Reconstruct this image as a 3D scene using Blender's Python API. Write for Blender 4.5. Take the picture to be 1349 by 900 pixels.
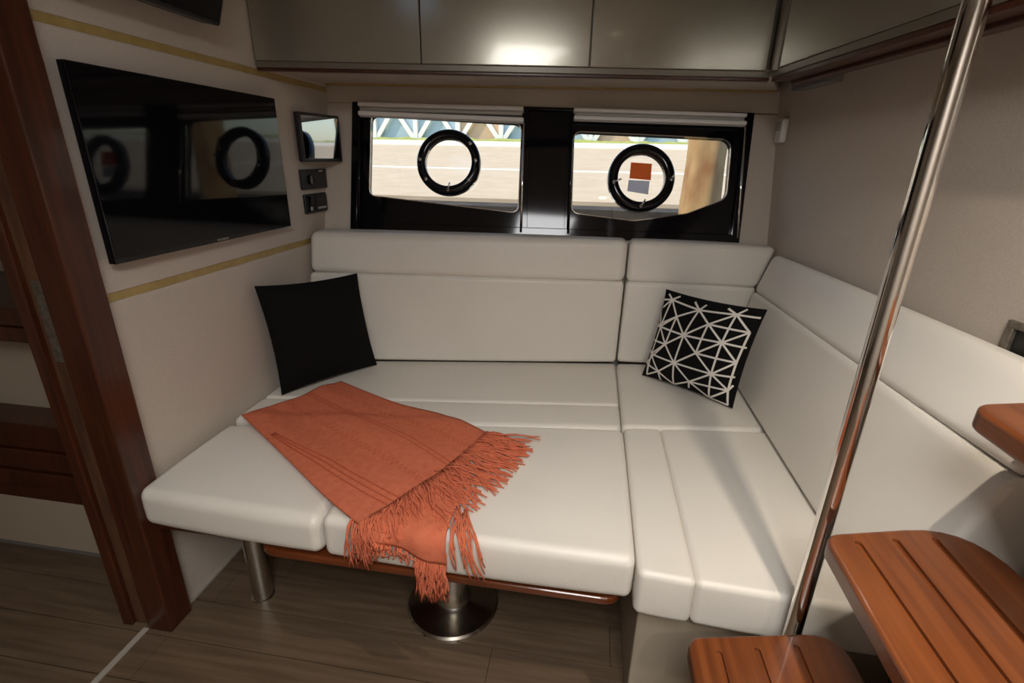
import bpy, bmesh, math, random
from mathutils import Vector, Matrix
random.seed(7)
D = bpy.data
for o in list(D.objects): D.objects.remove(o)
SC = bpy.context.scene
COL = SC.collection

# ------------------------------------------------------------------ camera
CX, CY, FPX, CAMH = 674.5, 450.0, 657.6, 1.322
def _cv(px, py):
    return Vector((px-CX, py-CY, FPX)).normalized()
_Y = _cv(786, 209); _d = _cv(637, 2227); _d = (_d-_Y*_d.dot(_Y)).normalized()
_Z = -_d; _X = _Y.cross(_Z)
cam = D.cameras.new('camera'); camo = D.objects.new('camera', cam); COL.objects.link(camo)
cam.sensor_width = 36.0; cam.sensor_fit = 'HORIZONTAL'; cam.lens = FPX/1349*36.0; cam.clip_start = .02
M = Matrix(((_X[0], -_X[1], -_X[2]), (_Y[0], -_Y[1], -_Y[2]), (_Z[0], -_Z[1], -_Z[2])))
camo.matrix_world = Matrix.Translation((0, 0, CAMH)) @ M.to_4x4()
SC.camera = camo

# ------------------------------------------------------------------ world, sun, exposure
w = D.worlds.new('world'); SC.world = w; w.use_nodes = True
nt = w.node_tree; bg = nt.nodes['Background']
sky = nt.nodes.new('ShaderNodeTexSky'); sky.sky_type = 'NISHITA'; sky.sun_disc = False
sky.sun_elevation = math.radians(52); sky.sun_rotation = math.radians(215)
nt.links.new(sky.outputs[0], bg.inputs[0]); bg.inputs[1].default_value = .28
sl = D.lights.new('sun', 'SUN'); sl.energy = 4.2; sl.angle = math.radians(.6); sl.color = (1, .86, .66)
so = D.objects.new('sun_offscreen', sl); COL.objects.link(so)
so.rotation_euler = Vector((.75, .40, -1.0)).to_track_quat('-Z', 'Y').to_euler()
so.location = (-3, -4, 6)
vs = SC.view_settings
vs.view_transform = 'Standard'; vs.look = 'None'; vs.gamma = 1.0; vs.use_curve_mapping = False
vs.exposure = 0.12
# daylight coming down through the open companionway in the ceiling above and behind the camera
# (the photograph mirrors it, bluish white, in the black bar between the windows)
OX0, OX1, OY0, OY1 = -.15, .36, -1.0, .05
dl = D.lights.new('companionway_daylight', 'AREA'); dl.shape = 'RECTANGLE'; dl.size = OX1-OX0; dl.size_y = OY1-OY0; dl.energy = 27; dl.color = (1.0, .975, .94)
dlo = D.objects.new('companionway_daylight_offscreen', dl); COL.objects.link(dlo); dlo.location = ((OX0+OX1)/2, (OY0+OY1)/2, 2.03)

# ------------------------------------------------------------------ helpers
def ray(p):
    c = Vector(((p[0]-CX)/FPX, (p[1]-CY)/FPX, 1.0))
    return Vector((_X.dot(c), _Y.dot(c), _Z.dot(c)))
C0 = Vector((0, 0, CAMH))
def onz(p, z): r = ray(p); return C0+r*((z-CAMH)/r.z)
def onx(p, x): r = ray(p); return C0+r*(x/r.x)
def ony(p, y): r = ray(p); return C0+r*(y/r.y)

def tag(o, label=None, cat=None, group=None, kind=None):
    if label: o['label'] = label
    if cat: o['category'] = cat
    if group: o['group'] = group
    if kind: o['kind'] = kind
    return o
def empty(name, loc=(0, 0, 0)):
    o = D.objects.new(name, None); o.location = loc; o.empty_display_size = .05
    COL.objects.link(o); return o
def link(name, bm, mat, parent=None, smooth=False, bevel=0, seg=2):
    bmesh.ops.recalc_face_normals(bm, faces=bm.faces[:])
    me = D.meshes.new(name); bm.to_mesh(me); bm.free()
    if smooth:
        for f in me.polygons: f.use_smooth = True
    me.materials.append(MAT[mat])
    o = D.objects.new(name, me); COL.objects.link(o)
    if parent:
        o.parent = parent
        if parent.location.length: o.matrix_parent_inverse = Matrix.Translation(-Vector(parent.location))
    if bevel:
        b = o.modifiers.new('bevel', 'BEVEL'); b.width = bevel; b.segments = seg; b.limit_method = 'ANGLE'
        b.angle_limit = math.radians(35)
    return o
def box(bm, a, b):
    a = Vector(a); b = Vector(b)
    v = [bm.verts.new((x, y, z)) for x in (a.x, b.x) for y in (a.y, b.y) for z in (a.z, b.z)]
    for f in ((0, 1, 3, 2), (4, 6, 7, 5), (0, 4, 5, 1), (2, 3, 7, 6), (0, 2, 6, 4), (1, 5, 7, 3)):
        bm.faces.new([v[i] for i in f])
def hexa(bm, c):
    """c: 8 corners, bottom 4 ccw then top 4 ccw"""
    v = [bm.verts.new(p) for p in c]
    for f in ((3, 2, 1, 0), (4, 5, 6, 7), (0, 1, 5, 4), (1, 2, 6, 5), (2, 3, 7, 6), (3, 0, 4, 7)):
        bm.faces.new([v[i] for i in f])
def boxo(name, a, b, mat, parent=None, bevel=0, seg=2):
    bm = bmesh.new(); box(bm, a, b); return link(name, bm, mat, parent, bevel=bevel, seg=seg)
def hexo(name, c, mat, parent=None, bevel=0, seg=2):
    bm = bmesh.new(); hexa(bm, c); return link(name, bm, mat, parent, bevel=bevel, seg=seg)
def prism(bm, poly, z0, z1):
    a = [bm.verts.new((p[0], p[1], z0)) for p in poly]; b = [bm.verts.new((p[0], p[1], z1)) for p in poly]
    n = len(poly); bm.faces.new(a[::-1]); bm.faces.new(b)
    for i in range(n): bm.faces.new((a[i], a[(i+1) % n], b[(i+1) % n], b[i]))
def tube(bm, pts, r, n=10, caps=True, flat=None):
    pts = [Vector(p) for p in pts]; rings = []
    for i, p in enumerate(pts):
        t = (pts[min(i+1, len(pts)-1)]-pts[max(i-1, 0)]).normalized()
        a = t.cross(Vector((0, 0, 1)))
        if a.length < .05: a = t.cross(Vector((1, 0, 0)))
        a.normalize(); b = t.cross(a)
        rr = r[i] if isinstance(r, (list, tuple)) else r
        rings.append([bm.verts.new(p+a*(rr*math.cos(2*math.pi*k/n))+b*(rr*math.sin(2*math.pi*k/n))) for k in range(n)])
    for i in range(len(rings)-1):
        for k in range(n):
            bm.faces.new((rings[i][k], rings[i][(k+1) % n], rings[i+1][(k+1) % n], rings[i+1][k]))
    if caps: bm.faces.new(rings[0][::-1]); bm.faces.new(rings[-1])
def lathe(bm, prof, loc, n=40):
    loc = Vector(loc); rings = []
    for r, z in prof:
        rings.append([bm.verts.new(loc+Vector((r*math.cos(2*math.pi*k/n), r*math.sin(2*math.pi*k/n), z))) for k in range(n)])
    for i in range(len(rings)-1):
        for k in range(n):
            bm.faces.new((rings[i][k], rings[i][(k+1) % n], rings[i+1][(k+1) % n], rings[i+1][k]))
    if prof[0][0] > 1e-5: bm.faces.new(rings[0][::-1])
    if prof[-1][0] > 1e-5: bm.faces.new(rings[-1])
def trilin(c, u, v, t):
    b = c[0]*(1-u)*(1-v)+c[1]*u*(1-v)+c[2]*u*v+c[3]*(1-u)*v
    a = c[4]*(1-u)*(1-v)+c[5]*u*(1-v)+c[6]*u*v+c[7]*(1-u)*v
    return b*(1-t)+a*t
def pad_bm(c, r=.03, puff=.008, n=10, only=None):
    """soft upholstered block between 8 corners (bottom 4 ccw, top 4 ccw): rounded edges, slightly domed faces"""
    c = [Vector(p) for p in c]
    L = (((c[1]-c[0]).length+(c[2]-c[3]).length)/2, ((c[3]-c[0]).length+(c[2]-c[1]).length)/2, ((c[4]-c[0]).length+(c[6]-c[2]).length)/2)
    h = [x/2 for x in L]; rr = min(r, min(h)*.98)
    def lst(hh):
        inn = hh-rr; s = [hh*math.sin(0)]
        edge = [inn+rr*math.tan(math.pi/4*k/4) for k in range(1, 5)]
        mid = [-inn+2*inn*k/n for k in range(n+1)]
        return [-e for e in reversed(edge)]+mid+edge
    ax = [lst(x) for x in h]
    bm = bmesh.new(); cache = {}
    def vert(p):
        key = tuple(round(x, 6) for x in p)
        if key in cache: return cache[key]
        q = Vector([max(-(h[i]-rr), min(h[i]-rr, p[i])) for i in range(3)])
        d = Vector(p)-q
        s = q+d.normalized()*rr if d.length > 1e-9 else Vector(p)
        nn = d.normalized()
        dome = 1.0
        for i in range(3):
            k = abs(s[i])/h[i]
            dome *= 1-(1-abs(nn[i]))*min(1, k)**2.6
        s = s+Vector((nn.x*.1, nn.y*.7, nn.z))*(puff*dome)
        uvw = [(s[i]/h[i]+1)/2 for i in range(3)]
        cache[key] = bm.verts.new(trilin(c, *uvw)); return cache[key]
    for a in range(3):
        b, d = (a+1) % 3, (a+2) % 3
        for sgn in (-1, 1):
            for i in range(len(ax[b])-1):
                for j in range(len(ax[d])-1):
                    q = []
                    for (ii, jj) in ((i, j), (i+1, j), (i+1, j+1), (i, j+1)):
                        p = [0, 0, 0]; p[a] = sgn*h[a]; p[b] = ax[b][ii]; p[d] = ax[d][jj]; q.append(vert(p))
                    if sgn < 0: q.reverse()
                    if len(set(q)) == 4: bm.faces.new(q)
    return bm
def pad(name, c, mat, parent=None, r=.03, puff=.008, n=10):
    return link(name, pad_bm(c, r, puff, n), mat, parent, smooth=True)
def padbox(name, x0, x1, y0, y1, z0, z1, mat, parent=None, **k):
    return pad(name, [(x0, y0, z0), (x1, y0, z0), (x1, y1, z0), (x0, y1, z0), (x0, y0, z1), (x1, y0, z1), (x1, y1, z1), (x0, y1, z1)], mat, parent, **k)
def rounded(poly, rad, n=6):
    out = []; N = len(poly)
    for i in range(N):
        p = Vector(poly[i]).to_2d(); a = Vector(poly[i-1]).to_2d(); b = Vector(poly[(i+1) % N]).to_2d()
        r = rad[i] if isinstance(rad, (list, tuple)) else rad
        da = (a-p).normalized(); db = (b-p).normalized(); ang = da.angle(db)
        t = min(r/math.tan(ang/2), (a-p).length*.48, (b-p).length*.48)
        p0 = p+da*t; p1 = p+db*t
        for k in range(n+1):
            s = k/n; out.append(p0*(1-s)**2+p*2*s*(1-s)+p1*s*s)
    return out

# ------------------------------------------------------------------ materials
MAT = {}
def mat(name, col, rough=.5, metal=0, col2=None, scale=8, stretch=None, bump=0, bscale=60, detail=4, coat=0, spec=.5, emit=None, estr=0, ramp=(.35, .65)):
    m = D.materials.new(name); m.use_nodes = True; t = m.node_tree; b = t.nodes['Principled BSDF']
    b.inputs['Base Color'].default_value = (*col, 1); b.inputs['Roughness'].default_value = rough
    b.inputs['Metallic'].default_value = metal; b.inputs['Coat Weight'].default_value = coat
    b.inputs['Coat Roughness'].default_value = .06
    b.inputs['Specular IOR Level'].default_value = spec
    tc = t.nodes.new('ShaderNodeTexCoord')
    if col2:
        n = t.nodes.new('ShaderNodeTexNoise'); n.inputs['Scale'].default_value = scale; n.inputs['Detail'].default_value = detail
        mp = t.nodes.new('ShaderNodeMapping'); mp.inputs['Scale'].default_value = stretch or (1, 1, 1)
        t.links.new(tc.outputs['Object'], mp.inputs[0]); t.links.new(mp.outputs[0], n.inputs[0])
        r = t.nodes.new('ShaderNodeValToRGB'); r.color_ramp.elements[0].color = (*col, 1); r.color_ramp.elements[1].color = (*col2, 1)
        r.color_ramp.elements[0].position = ramp[0]; r.color_ramp.elements[1].position = ramp[1]
        t.links.new(n.outputs[0], r.inputs[0]); t.links.new(r.outputs[0], b.inputs['Base Color'])
    if bump:
        n = t.nodes.new('ShaderNodeTexNoise'); n.inputs['Scale'].default_value = bscale; n.inputs['Detail'].default_value = 3
        t.links.new(tc.outputs['Object'], n.inputs[0])
        bp = t.nodes.new('ShaderNodeBump'); bp.inputs['Strength'].default_value = bump; bp.inputs['Distance'].default_value = .004
        t.links.new(n.outputs[0], bp.inputs['Height']); t.links.new(bp.outputs[0], b.inputs['Normal'])
    if emit:
        b.inputs['Emission Color'].default_value = (*emit, 1); b.inputs['Emission Strength'].default_value = estr
    MAT[name] = m; return m
mat('leather', (.74, .705, .64), .42, col2=(.77, .735, .67), scale=3, bump=.10, bscale=180)
mat('vinyl_wall', (.52, .455, .39), .75, col2=(.57, .50, .43), scale=220, bump=.35, bscale=420)
mat('vinyl_pale', (.56, .50, .435), .7, col2=(.60, .54, .465), scale=200, bump=.2, bscale=420)
mat('ceiling_vinyl', (.74, .71, .66), .7)
mat('gold_trim', (.36, .25, .085), .45, col2=(.42, .30, .11), scale=30)
mat('mahogany', (.038, .0095, .004), .3, col2=(.072, .018, .0065), scale=5, stretch=(14, 14, .7), coat=.15)
mat('mahogany_worn', (.06, .024, .011), .6, col2=(.12, .055, .027), scale=40, stretch=(1, 1, .15), bump=.4, bscale=60)
mat('teak', (.115, .030, .008), .33, col2=(.185, .052, .013), scale=7, stretch=(9, .5, 9), coat=.15, detail=6)
mat('teak_table', (.11, .026, .007), .18, col2=(.16, .04, .011), scale=6, stretch=(.6, 9, 9), coat=.5)
mat('oak', (.10, .067, .042), .42, col2=(.145, .099, .063), scale=5, stretch=(.7, 12, 1), detail=8)
mat('lacquer', (.29, .27, .22), .2, col2=(.31, .288, .235), scale=60, stretch=(1, 1, 30), metal=.45, coat=.35)
mat('lacquer_edge', (.17, .15, .115), .3, metal=.2)
mat('gloss_black', (.003, .003, .005), .07, spec=.4)
mat('satin_black', (.012, .012, .013), .38)
mat('screen', (.003, .003, .004), .05, spec=.28)
mat('mirror_dark', (.42, .42, .43), .03, metal=1)
mat('chrome', (.82, .80, .77), .07, metal=1)
mat('steel', (.62, .59, .53), .20, metal=1)
mat('worn_steel', (.20, .17, .13), .5, metal=.8, col2=(.30, .27, .22), scale=60, bump=.3, bscale=120)
mat('white_plastic', (.72, .71, .68), .4)
mat('blind_white', (.82, .81, .79), .5)
mat('blind_grey', (.42, .41, .38), .55)
mat('cotton_black', (.006, .006, .006), .95, bump=.5, bscale=600, spec=.15)
mat('print_white', (.72, .69, .64), .85)
mat('coral', (.60, .155, .08), .95, col2=(.66, .185, .098), scale=55, bump=.5, bscale=350, spec=.15)
mat('coral_dark', (.50, .11, .055), .95, bump=.5, bscale=350, spec=.15)
mat('grey_paint', (.20, .20, .205), .6)
mat('cream_panel', (.40, .34, .26), .55)
mat('white_gloss', (.55, .53, .50), .3)
mat('orange_card', (.95, .15, .02), .6)
mat('white_card', (.80, .77, .79), .6)
mat('threshold', (.36, .33, .29), .45)
mat('asphalt', (.56, .46, .33), .95, col2=(.62, .52, .385), scale=4, bump=.3, bscale=40)
mat('road_paint', (.9, .88, .84), .8)
mat('quay', (.035, .03, .026), .9, col2=(.07, .06, .05), scale=6)
mat('pile_wood', (.50, .33, .16), .9, col2=(.33, .16, .07), scale=5, stretch=(1, 1, .6), bump=.8, bscale=14, ramp=(.52, .74))
mat('grass', (.30, .36, .08), .95, col2=(.44, .46, .16), scale=9)
mat('fence_white', (.85, .85, .83), .6)
mat('fence_blue', (.38, .50, .60), .7)
mat('fence_clay', (.58, .42, .30), .8)
mat('lamp_glow', (.9, .85, .75), .4, emit=(1, .86, .66), estr=8)
def glass(name, tint, ior=1.45):
    m = D.materials.new(name); m.use_nodes = True; t = m.node_tree; t.nodes.clear()
    o = t.nodes.new('ShaderNodeOutputMaterial'); mx = t.nodes.new('ShaderNodeMixShader'); tr = t.nodes.new('ShaderNodeBsdfTransparent')
    gl = t.nodes.new('ShaderNodeBsdfGlossy'); lw = t.nodes.new('ShaderNodeLayerWeight'); lw.inputs[0].default_value = .5
    pw_ = t.nodes.new('ShaderNodeMath'); pw_.operation = 'POWER'; pw_.inputs[1].default_value = 5; t.links.new(lw.outputs['Facing'], pw_.inputs[0])
    fr = t.nodes.new('ShaderNodeMath'); fr.operation = 'MULTIPLY_ADD'; fr.inputs[1].default_value = .96; fr.inputs[2].default_value = .04; t.links.new(pw_.outputs[0], fr.inputs[0])
    tr.inputs[0].default_value = (*tint, 1); gl.inputs['Roughness'].default_value = .02
    t.links.new(fr.outputs[0], mx.inputs[0]); t.links.new(tr.outputs[0], mx.inputs[1]); t.links.new(gl.outputs[0], mx.inputs[2]); t.links.new(mx.outputs[0], o.inputs[0])
    MAT[name] = m
glass('window_glass', (.93, .94, .93))
m = D.materials.new('acrylic'); m.use_nodes = True; t = m.node_tree; t.nodes.clear()
o_ = t.nodes.new('ShaderNodeOutputMaterial'); tl = t.nodes.new('ShaderNodeBsdfTranslucent'); tl.inputs[0].default_value = (.6, .7, .8, 1)
t.links.new(tl.outputs[0], o_.inputs[0]); MAT['acrylic'] = m

for nm, cc in (('orange_card', (.95, .17, .03)), ('white_card', (.70, .66, .70))):
    t = MAT[nm].node_tree; pb = t.nodes['Principled BSDF']; tl = t.nodes.new('ShaderNodeBsdfTranslucent'); tl.inputs[0].default_value = (*cc, 1)
    mx = t.nodes.new('ShaderNodeMixShader'); mx.inputs[0].default_value = .5; t.links.new(pb.outputs[0], mx.inputs[1]); t.links.new(tl.outputs[0], mx.inputs[2])
    t.links.new(mx.outputs[0], t.nodes['Material Output'].inputs[0])

# ================================================================== STRUCTURE
CEIL = 2.0
def hull_y(x, z): return 2.27+.11*x+.26*(z-CAMH)
def rwall_x(y): return .735+.1*(2.3-y)

# floor: sub-floor with staggered planks along the boat
floor = boxo('floor', (-3.0, -1.3, -.06), (1.75, 2.35, -.014), 'quay'); tag(floor, kind='structure')
pl_cache = {}
y = -1.3; row = 0
while y < 2.33:
    x = -3.0-random.random()*.9
    while x < 1.75:
        L = 1.22; x0 = max(x, -3.0); x1 = min(x+L, 1.75); y1 = min(y+.128, 2.35)
        if x1-x0 > .05:
            o = boxo('floor_plank', (x0+.0008, y+.0008, -.014), (x1-.0008, y1-.0008, 0), 'oak', floor)
        x += L
    y += .129; row += 1

ceiling = empty('ceiling', (0, 0, CEIL)); tag(ceiling, kind='structure')
# ceiling panels around the deck hatch and the companionway opening
HX0, HX1, HY0, HY1 = -.73, -.53, .72, 1.02
for a, b in (((-3.0, -1.3), (HX0, 2.42)), ((HX0, -1.3), (HX1, HY0)), ((HX0, HY1), (HX1, 2.42)), ((HX1, -1.3), (OX0, 2.52)), ((OX0, OY1), (OX1, 2.52)), ((OX0, -1.3), (OX1, OY0)), ((OX1, -1.3), (1.0, 2.52)), ((1.0, -1.3), (1.75, .52))):
    boxo('ceiling_panel', (a[0], a[1], CEIL), (b[0], b[1], CEIL+.04), 'ceiling_vinyl', ceiling)
hatch = empty('deck_hatch', ((HX0+HX1)/2, (HY0+HY1)/2, CEIL)); tag(hatch, 'small rectangular deck hatch with pale blue pane in the ceiling', 'hatch')
for a, b in (((HX0-.02, HY0-.02), (HX1+.02, HY0)), ((HX0-.02, HY1), (HX1+.02, HY1+.02)), ((HX0-.02, HY0), (HX0, HY1)), ((HX1, HY0), (HX1+.02, HY1))):
    boxo('hatch_frame', (a[0], a[1], CEIL-.012), (b[0], b[1], CEIL), 'white_plastic', hatch)
boxo('hatch_pane', (HX0, HY0, CEIL+.006), (HX1, HY1, CEIL+.012), 'acrylic', hatch)

# bulkhead on the left: backing, three vinyl panels, two recessed gilt strips
WX = -1.15
def slant(x0, x1, y0, z0, z1, e=.03):
    ya, yb_ = (min(hull_y(x0, z)+e, 3) for z in (max(z0, .9), max(z1, .9)))
    return [(x0, y0, z0), (x1, y0, z0), (x1, ya, z0), (x0, ya, z0), (x0, y0, z1), (x1, y0, z1), (x1, yb_, z1), (x0, yb_, z1)]
wl = hexo('wall_left', slant(WX-.07, WX-.012, .985, 0, CEIL, .02), 'cream_panel'); tag(wl, kind='structure')
ZL0, ZL1, ZU0, ZU1 = .966, .988, 1.563, 1.583
boxo('panel', (WX-.012, .985, .352), (WX, 2.03, ZL0), 'vinyl_wall', wl, bevel=.003)
boxo('kick_panel', (WX-.012, .985, 0), (WX-.001, 2.03, .35), 'vinyl_wall', wl)
hexo('panel', slant(WX-.012, WX, .985, ZL1, ZU0, .004), 'vinyl_wall', wl, bevel=.003)
hexo('panel', slant(WX-.012, WX, .985, ZU1, CEIL, .004), 'vinyl_wall', wl, bevel=.003)
tag(boxo('trim_strip', (WX-.012, .985, ZL0), (WX-.004, 2.05, ZL1), 'gold_trim', wl), 'gilt strip let into the bulkhead')
tag(boxo('trim_strip', (WX-.012, .985, ZU0), (WX-.004, 2.20, ZU1), 'gold_trim', wl), 'gilt strip let into the bulkhead')
boxo('skirting_line', (WX-.002, .985, 0), (WX+.008, 1.9, .007), 'threshold', wl)

# doorway post
dr = empty('door_1', (-1.2, .93, 0)); tag(dr, kind='structure')
boxo('post', (-1.20, .905, 0), (-1.122, .985, CEIL), 'mahogany', dr, bevel=.004)
boxo('door_stop', (-1.285, .905, 0), (-1.252, .985, CEIL), 'mahogany', dr, bevel=.004)
boxo('rebate', (-1.252, .920, 0), (-1.20, .985, CEIL), 'mahogany_worn', dr)
boxo('strike_plate', (-1.240, .9165, .84), (-1.208, .9205, 1.04), 'worn_steel', dr, bevel=.002)
boxo('threshold_strip', (-1.213, -1.3, 0), (-1.197, .905, .004), 'threshold', dr)

# hull side with the window opening
HO = Vector((0, 2.27, CAMH)); HN = Vector((-.11, 1, -.26)).normalized(); HU = Vector((1, .11, 0)).normalized(); HV = HN.cross(HU)
if HV.z < 0: HV = -HV
def hp(u, v, d=0): return HO+HU*u+HV*v+HN*d
def huv(p):
    r = ray(p); q = C0+r*((HO-C0).dot(HN)/r.dot(HN))-HO
    return Vector((q.dot(HU), q.dot(HV)))
def plate(name, outer, holes, d0, d1, mt, parent=None, bevel=0):
    bm = bmesh.new()
    for loop in [outer]+list(holes):
        vv = [bm.verts.new(hp(p[0], p[1], d0)) for p in loop]
        for i in range(len(vv)): bm.edges.new((vv[i], vv[(i+1) % len(vv)]))
    bmesh.ops.triangle_fill(bm, use_beauty=True, edges=bm.edges[:])
    res = bmesh.ops.extrude_face_region(bm, geom=bm.faces[:])
    bmesh.ops.translate(bm, verts=[g for g in res['geom'] if isinstance(g, bmesh.types.BMVert)], vec=HN*(d1-d0))
    return link(name, bm, mt, parent, bevel=bevel)
def grow(poly, g):
    out = []; N = len(poly); P = [Vector(p) for p in poly]
    area = sum(P[i].x*P[(i+1) % N].y-P[(i+1) % N].x*P[i].y for i in range(N)); s = 1 if area > 0 else -1
    for i in range(N):
        a = P[i-1]; b = P[(i+1) % N]; t = (b-a).normalized(); out.append(P[i]+Vector((t.y, -t.x))*g*s)
    return out
WO = [huv(p) for p in ((462.5, 303), (972, 322), (993, 150), (465, 135))]
zb0, zb1 = -.42, .72
wb = plate('wall_back', [(-1.30, zb0), (.95, zb0), (.95, zb1), (-1.30, zb1)], [WO], .012, .05, 'cream_panel'); tag(wb, kind='structure')
g = .0015
plate('panel', [(-1.28, WO[3].y+g), (.93, WO[2].y+g), (.93, .30), (-1.28, .30)], [], 0, .012, 'vinyl_pale', wb, bevel=.002)
plate('panel', [(-1.28, -.42), (WO[0].x-g, -.42), (WO[3].x-g, WO[3].y-g), (-1.28, WO[3].y-g)], [], 0, .012, 'vinyl_pale', wb, bevel=.002)
plate('panel', [(WO[1].x+g, -.42), (.93, -.42), (.93, WO[2].y-g), (WO[2].x+g, WO[2].y-g)], [], 0, .012, 'vinyl_pale', wb, bevel=.002)
plate('panel', [(WO[0].x, -.42), (WO[1].x, -.42), (WO[1].x, WO[1].y-g), (WO[0].x, WO[0].y-g)], [], 0, .012, 'vinyl_pale', wb, bevel=.002)

LW = lambda x: 2.163+.11*x
tag(hexo('wall_lower', [(WX, LW(WX), 0), (.93, LW(.93), 0), (.93, LW(.93)+.05, 0), (WX, LW(WX)+.05, 0), (WX, LW(WX), .915), (.93, LW(.93), .915), (.93, LW(.93)+.05, .915), (WX, LW(WX)+.05, .915)], 'vinyl_pale'), kind='structure')

# windows: glossy black surround, two panes, chrome edging, opening portholes
win = empty('window_1', hp(-.2, -.06)); tag(win, kind='structure')
HL = rounded([huv(p) for p in ((486.5, 257), (682, 280), (687, 163), (489, 151))], [.03, .03, .035, .03])
HR = rounded([huv(p) for p in ((753.5, 280), (835, 290.5), (905, 281), (957, 261), (964, 183.5), (757, 173.5))], [.035, .12, .12, .05, .05, .03])
plate('surround', WO, [HL, HR], .004, .03, 'gloss_black', win)
# raised outer rim and mullion pilasters of the surround
rim_in = [WO[0]+Vector((.03, .035)), WO[1]+Vector((-.035, .04)), WO[2]+Vector((-.03, -.012)), WO[3]+Vector((.03, -.012))]
plate('outer_rim', WO, [rim_in], -.012, .004, 'gloss_black', win, bevel=.003)
ma, mb, mc, md = [huv(p) for p in ((694, 304), (743, 306), (751, 149), (697, 146))]
plate('mullion', [ma, mb, mc, md], [], -.008, .004, 'gloss_black', win, bevel=.004)
for nm, H in (('pane', HL), ('pane', HR)):
    tag(plate('chrome_edging', grow(H, .0035), [H], -.0005, .004, 'chrome', win), 'thin chrome edging')
    plate('pane', grow(H, .004), [], .031, .035, 'window_glass', win)
def porthole(c, ro, ri, latches):
    bm = bmesh.new(); n = 56
    prof = [(ri, .03), (ri, -.012), (ri+.004, -.016), ((ro+ri)/2, -.019), (ro-.006, -.012), (ro, .0), (ro, .03)]
    rings = []
    for r, d in prof:
        rings.append([bm.verts.new(hp(c.x+r*math.cos(2*math.pi*k/n), c.y+r*math.sin(2*math.pi*k/n), d)) for k in range(n)])
    for i in range(len(rings)):
        a = rings[i]; b = rings[(i+1) % len(rings)]
        for k in range(n): bm.faces.new((a[k], a[(k+1) % n], b[(k+1) % n], b[k]))
    ring = link('porthole_ring', bm, 'gloss_black', win, smooth=True)
    rm = (ro+ri)/2
    for ang, tip in latches:
        a = math.radians(ang); cu = c.x+rm*math.cos(a); cv_ = c.y+rm*math.sin(a)
        bm = bmesh.new()
        tube(bm, [hp(cu, cv_, -.014), hp(cu, cv_, -.03)], .007, 10)
        if tip:
            dx, dy = tip
            tube(bm, [hp(cu, cv_, -.028), hp(cu+dx*.5, cv_+dy*.5, -.034), hp(cu+dx, cv_+dy, -.036)], [.0055, .004, .003], 8)
        tag(link('latch', bm, 'chrome', ring, smooth=True), 'small chrome latch')
cl = huv((591, 214)); cr = huv((845, 234.5))
porthole(cl, .137, .1, [(178, None), (2, None), (-88, (.008, .028)), (38, None), (-40, None), (-140, None)])
porthole(cr, .14, .1, [(192, (.028, .012)), (-4, (.005, .02)), (-90, (.014, .026))])

def blind(pts, label):
    a, b, c, d = [huv(p) for p in pts]     # TL TR BR BL
    root = empty('roller_blind', hp((a.x+b.x)/2, a.y)); tag(root, label, 'blind', 'roller blinds over the portholes')
    h = a.y-d.y
    plate('cassette', [a+Vector((0, -h*.30)), b+Vector((0, -h*.30)), b, a], [], -.045, -.004, 'blind_white', root, bevel=.004)
    plate('fabric_roll', [a+Vector((.004, -h*.62)), b+Vector((-.004, -h*.62)), b+Vector((-.004, -h*.31)), a+Vector((.004, -h*.31))], [], -.034, -.006, 'blind_grey', root, bevel=.006)
    plate('hem_bar', [d, c, c+Vector((0, h*.36)), d+Vector((0, h*.36))], [], -.04, -.006, 'blind_white', root, bevel=.005)
    for s, q, e in ((1, d, -.012), (-1, c, .012)):
        bm = bmesh.new(); bot = -.345
        tube(bm, [hp(q.x+e*.2, q.y, -.017), hp(q.x+e*.2, bot+.03, -.017)], .005, 8)
        tag(link('guide_rail', bm, 'gloss_black' if s > 0 else 'chrome', root, smooth=True), 'slim vertical guide rail')
blind(((475.5, 139), (690, 145), (690, 164.5), (475.5, 155.5)), 'rolled up white blind above the porthole without cards')
blind(((755, 146.5), (979, 154), (979, 168.5), (755, 161)), 'rolled up white blind above the porthole with the orange card')
def card(name, pts, mt, label):
    q = [huv(p) for p in pts]
    bm = bmesh.new(); bm.faces.new([bm.verts.new(hp(p[0], p[1], .0295)) for p in q]); tag(link(name, bm, mt), label, 'card')
card('paper_card', ((831, 233), (859.5, 235.5), (861, 213.5), (833, 211.5)), 'orange_card', 'bright orange card stuck inside the porthole')
card('paper_card', ((828, 250), (856, 254.5), (858, 236.5), (830, 235)), 'white_card', 'pale lilac card stuck below the orange card')

# bulkhead on the right
def rslant(t0, t1, y0, z0, z1, e):
    c = []
    for z in (z0, z1):
        y1 = hull_y(.72, max(z, .9))+e
        c += [(rwall_x(y0)+t0, y0, z), (rwall_x(y0)+t1, y0, z), (rwall_x(y1)+t1, y1, z), (rwall_x(y1)+t0, y1, z)]
    return c
wr = hexo('wall_right', rslant(.012, .06, .5, 0, CEIL, .03), 'cream_panel'); tag(wr, kind='structure')
def rpanel(y0, y1, z0, z1, mt='vinyl_wall', t0=0, t1=.012, name='panel', parent=None, bevel=.002):
    c = []
    for z in (z0, z1):
        c += [(rwall_x(y0)+t0, y0, z), (rwall_x(y0)+t1, y0, z), (rwall_x(y1)+t1, y1, z), (rwall_x(y1)+t0, y1, z)]
    return hexo(name, c, mt, parent or wr, bevel=bevel)
hexo('panel', rslant(0, .012, .5, 0, .93, .006), 'vinyl_wall', wr)
hexo('panel', rslant(0, .012, .5, .93, CEIL, .006), 'vinyl_wall', wr)
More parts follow.
